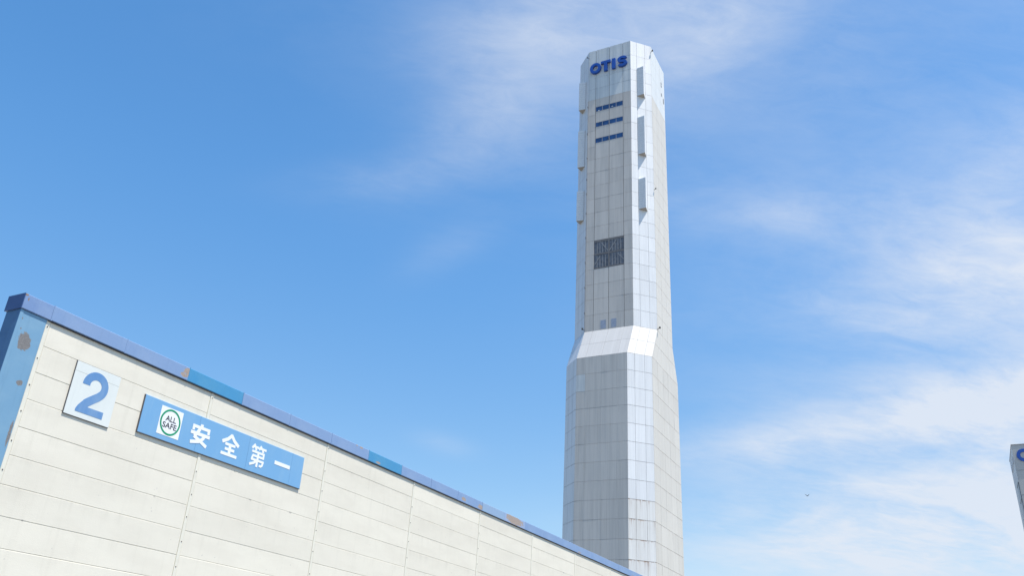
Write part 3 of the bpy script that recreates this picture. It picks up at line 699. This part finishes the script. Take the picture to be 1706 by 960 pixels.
# ------------------------------------------------------------------ second tower at the right edge of the picture
T2C = Vector((77.945, 127.007, 0)); H2 = 40.0 + ZC
t2 = empty('second_tower', T2C + Rt * 5.0 + Dv * 5.0, ROT_T)
tag(t2, 'lower grey tower standing at the right edge of the picture', 'tower')
mb = MB(); mb.box(-4.9, 4.9, -4.9, 4.9, 0, H2 - 0.1); mb.build('core', MAT['core'], t2)
MAT['T2'] = facade('second_tower_grey', (0.50, 0.49, 0.465), (0.40, 0.40, 0.39), 0.4, 0.05)
MAT['T2s'] = facade('second_tower_side', (0.55, 0.56, 0.57), (0.42, 0.42, 0.43), 0.5, 0.05)
zs = [H2, H2 - 3.9] + [H2 - 3.9 - 3.7 * k for k in range(1, 11)]
zs[-1] = 0.0
def t2quad(a, c, z0, z1, mat, uoff, gv=0.04):
    tmp = quad((a[0], a[1], z0), (c[0], c[1], z0), (c[0], c[1], z1), (a[0], a[1], z1), mat, uoff, 0.04, gv)
    tmp.parent = t2; return tmp
cs = [(-5, -5), (5, -5), (5, 5), (-5, 5)]
for f in range(4):
    a, c = cs[f], cs[(f + 1) % 4]
    for k in range(len(zs) - 1):
        for i in range(3):
            p = (a[0] + (c[0] - a[0]) * i / 3, a[1] + (c[1] - a[1]) * i / 3); q = (a[0] + (c[0] - a[0]) * (i + 1) / 3, a[1] + (c[1] - a[1]) * (i + 1) / 3)
            t2quad(p, q, zs[k + 1], zs[k], 'T2' if f == 0 else 'T2s', f * 15 + i * 3.33)
# roof edge trim and the tall dark window slot on the left side
mb = MB(); mb.box(-5.04, 5.04, -5.04, -4.9, H2 - 0.02, H2 + 0.12); mb.box(-5.04, -4.9, -4.895, 5.04, H2 - 0.02, H2 + 0.12); mb.box(4.9, 5.04, -4.895, 5.04, H2 - 0.02, H2 + 0.12); mb.build('roof_trim', plain('roof_trim_brown_grey', (0.30, 0.28, 0.26), 0.6, 0.3), t2)
slot = MB(); slot.box(-5.06, -4.95, -4.75, -1.2, 24.5 + ZC, 34.4 + ZC); slot = slot.build('slot_window', plain('slot_glass', (0.04, 0.045, 0.06), 0.3, 0.4), t2)
mb = MB()
for k in range(5): mb.box(-5.10, -5.055, -4.77, -1.18, 24.5 + ZC + k * 2.45, 24.6 + ZC + k * 2.45)
mb.build('transom', MAT['mullion_dark'], slot)
mb = MB()
for k in range(4): mb.box(-5.14, -4.98, -3.6 + k * 1.8, -3.0 + k * 1.8, 37.6 + ZC, 38.6 + ZC)
mb.build('side_vents', MAT['A'], t2)
l2 = empty('letter_sign', T2C + Dv * 0.0 + Vector((0, 0, 37.37 + ZC)), ROT_T)
tag(l2, 'blue raised letters on the lower tower at the picture edge', 'sign')
mb = MB(); sc = 1.95
outr, inr = ell(1.42, sc / 2, 0.97, sc / 2), ell(1.42, sc / 2, 0.50, 0.50)
for y in (-0.16, -0.02):
    for p in outr: mb.v.append((p[0], y, p[1]))
    for p in inr: mb.v.append((p[0], y, p[1]))
for i in range(nO):
    j = (i + 1) % nO
    mb.f += [(i, j, nO + j, nO + i), (2 * nO + j, 2 * nO + i, 3 * nO + i, 3 * nO + j), (j, i, 2 * nO + i, 2 * nO + j), (nO + i, nO + j, 3 * nO + j, 3 * nO + i)]
mb.build('letter', MAT['logo'], l2)
k_ = sc / H
prism([(x * k_ + 7.62, z * k_) for x, z in [(-6.78, 0.03), (-5.90, 0.03), (-5.90, 2.42), (-5.07, 2.42), (-5.07, 3.17), (-7.61, 3.17), (-7.61, 2.42), (-6.78, 2.42)]], 'letter', MAT['logo'], l2, -0.16, -0.02)
prism([(x * k_ + 7.62, z * k_) for x, z in [(-4.70, 0.03), (-3.80, 0.03), (-3.80, 3.17), (-4.70, 3.17)]], 'letter', MAT['logo'], l2, -0.16, -0.02)
mb = MB(); mb.strip([(x * k_ + 7.62, z * k_) for x, z in sp_], 0.73 * k_, -0.16, -0.02); mb.build('letter', MAT['logo'], l2)

# ------------------------------------------------------------------ a bird in flight
def bird(loc, heading):
    """one closed mesh: spindle body with a fanned tail, two raised wings growing out of the flanks"""
    bm = bmesh.new()
    prof = [(-0.20, .004, .03, .0), (-0.13, .012, .022, .0), (-0.06, .028, .028, .002), (0.0, .036, .036, .0), (0.06, .032, .032, .0), (0.10, .020, .021, .006), (0.125, .021, .021, .012), (0.15, .013, .014, .013), (0.175, .003, .003, .010)]
    rings = []
    for x, rz, ry, zc in prof:
        rings.append([bm.verts.new((x, ry * math.cos(2 * math.pi * k / 8), zc + rz * math.sin(2 * math.pi * k / 8))) for k in range(8)])
    for a, c in zip(rings, rings[1:]):
        for k in range(8): bm.faces.new((a[k], a[(k + 1) % 8], c[(k + 1) % 8], c[k]))
    bm.faces.new(rings[0][::-1]); bm.faces.new(rings[-1])
    for s in (1, -1):
        secs = []
        for (y, z, xl, xt, th) in ((0.02, 0.01, 0.075, -0.055, .012), (0.12, 0.075, 0.085, -0.065, .008), (0.21, 0.15, 0.05, -0.075, .006), (0.30, 0.20, -0.02, -0.085, .003)):
            secs.append([bm.verts.new((xl, s * y, z)), bm.verts.new(((xl + xt) / 2 + .01, s * y, z + th)), bm.verts.new((xt, s * y, z - .004)), bm.verts.new(((xl + xt) / 2 + .01, s * y, z - th))])
        for a, c in zip(secs, secs[1:]):
            for k in range(4): bm.faces.new((a[k], a[(k + 1) % 4], c[(k + 1) % 4], c[k]))
        bm.faces.new(secs[0]); bm.faces.new(secs[-1][::-1])
    bmesh.ops.recalc_face_normals(bm, faces=bm.faces)
    me = bpy.data.meshes.new('bird'); bm.to_mesh(me); bm.free()
    for p in me.polygons: p.use_smooth = True
    o = link('bird', me, MAT['bird'], None, loc); o.rotation_euler = (R(10), R(-8), heading)
    return tag(o, 'small dark bird with raised wings flying right of the tall tower', 'bird')
bd = 110.0; ba, be = R(19.765), R(12.684)
bird((bd * math.cos(be) * math.sin(ba), bd * math.cos(be) * math.cos(ba), bd * math.sin(be) + CAM_Z), R(35))
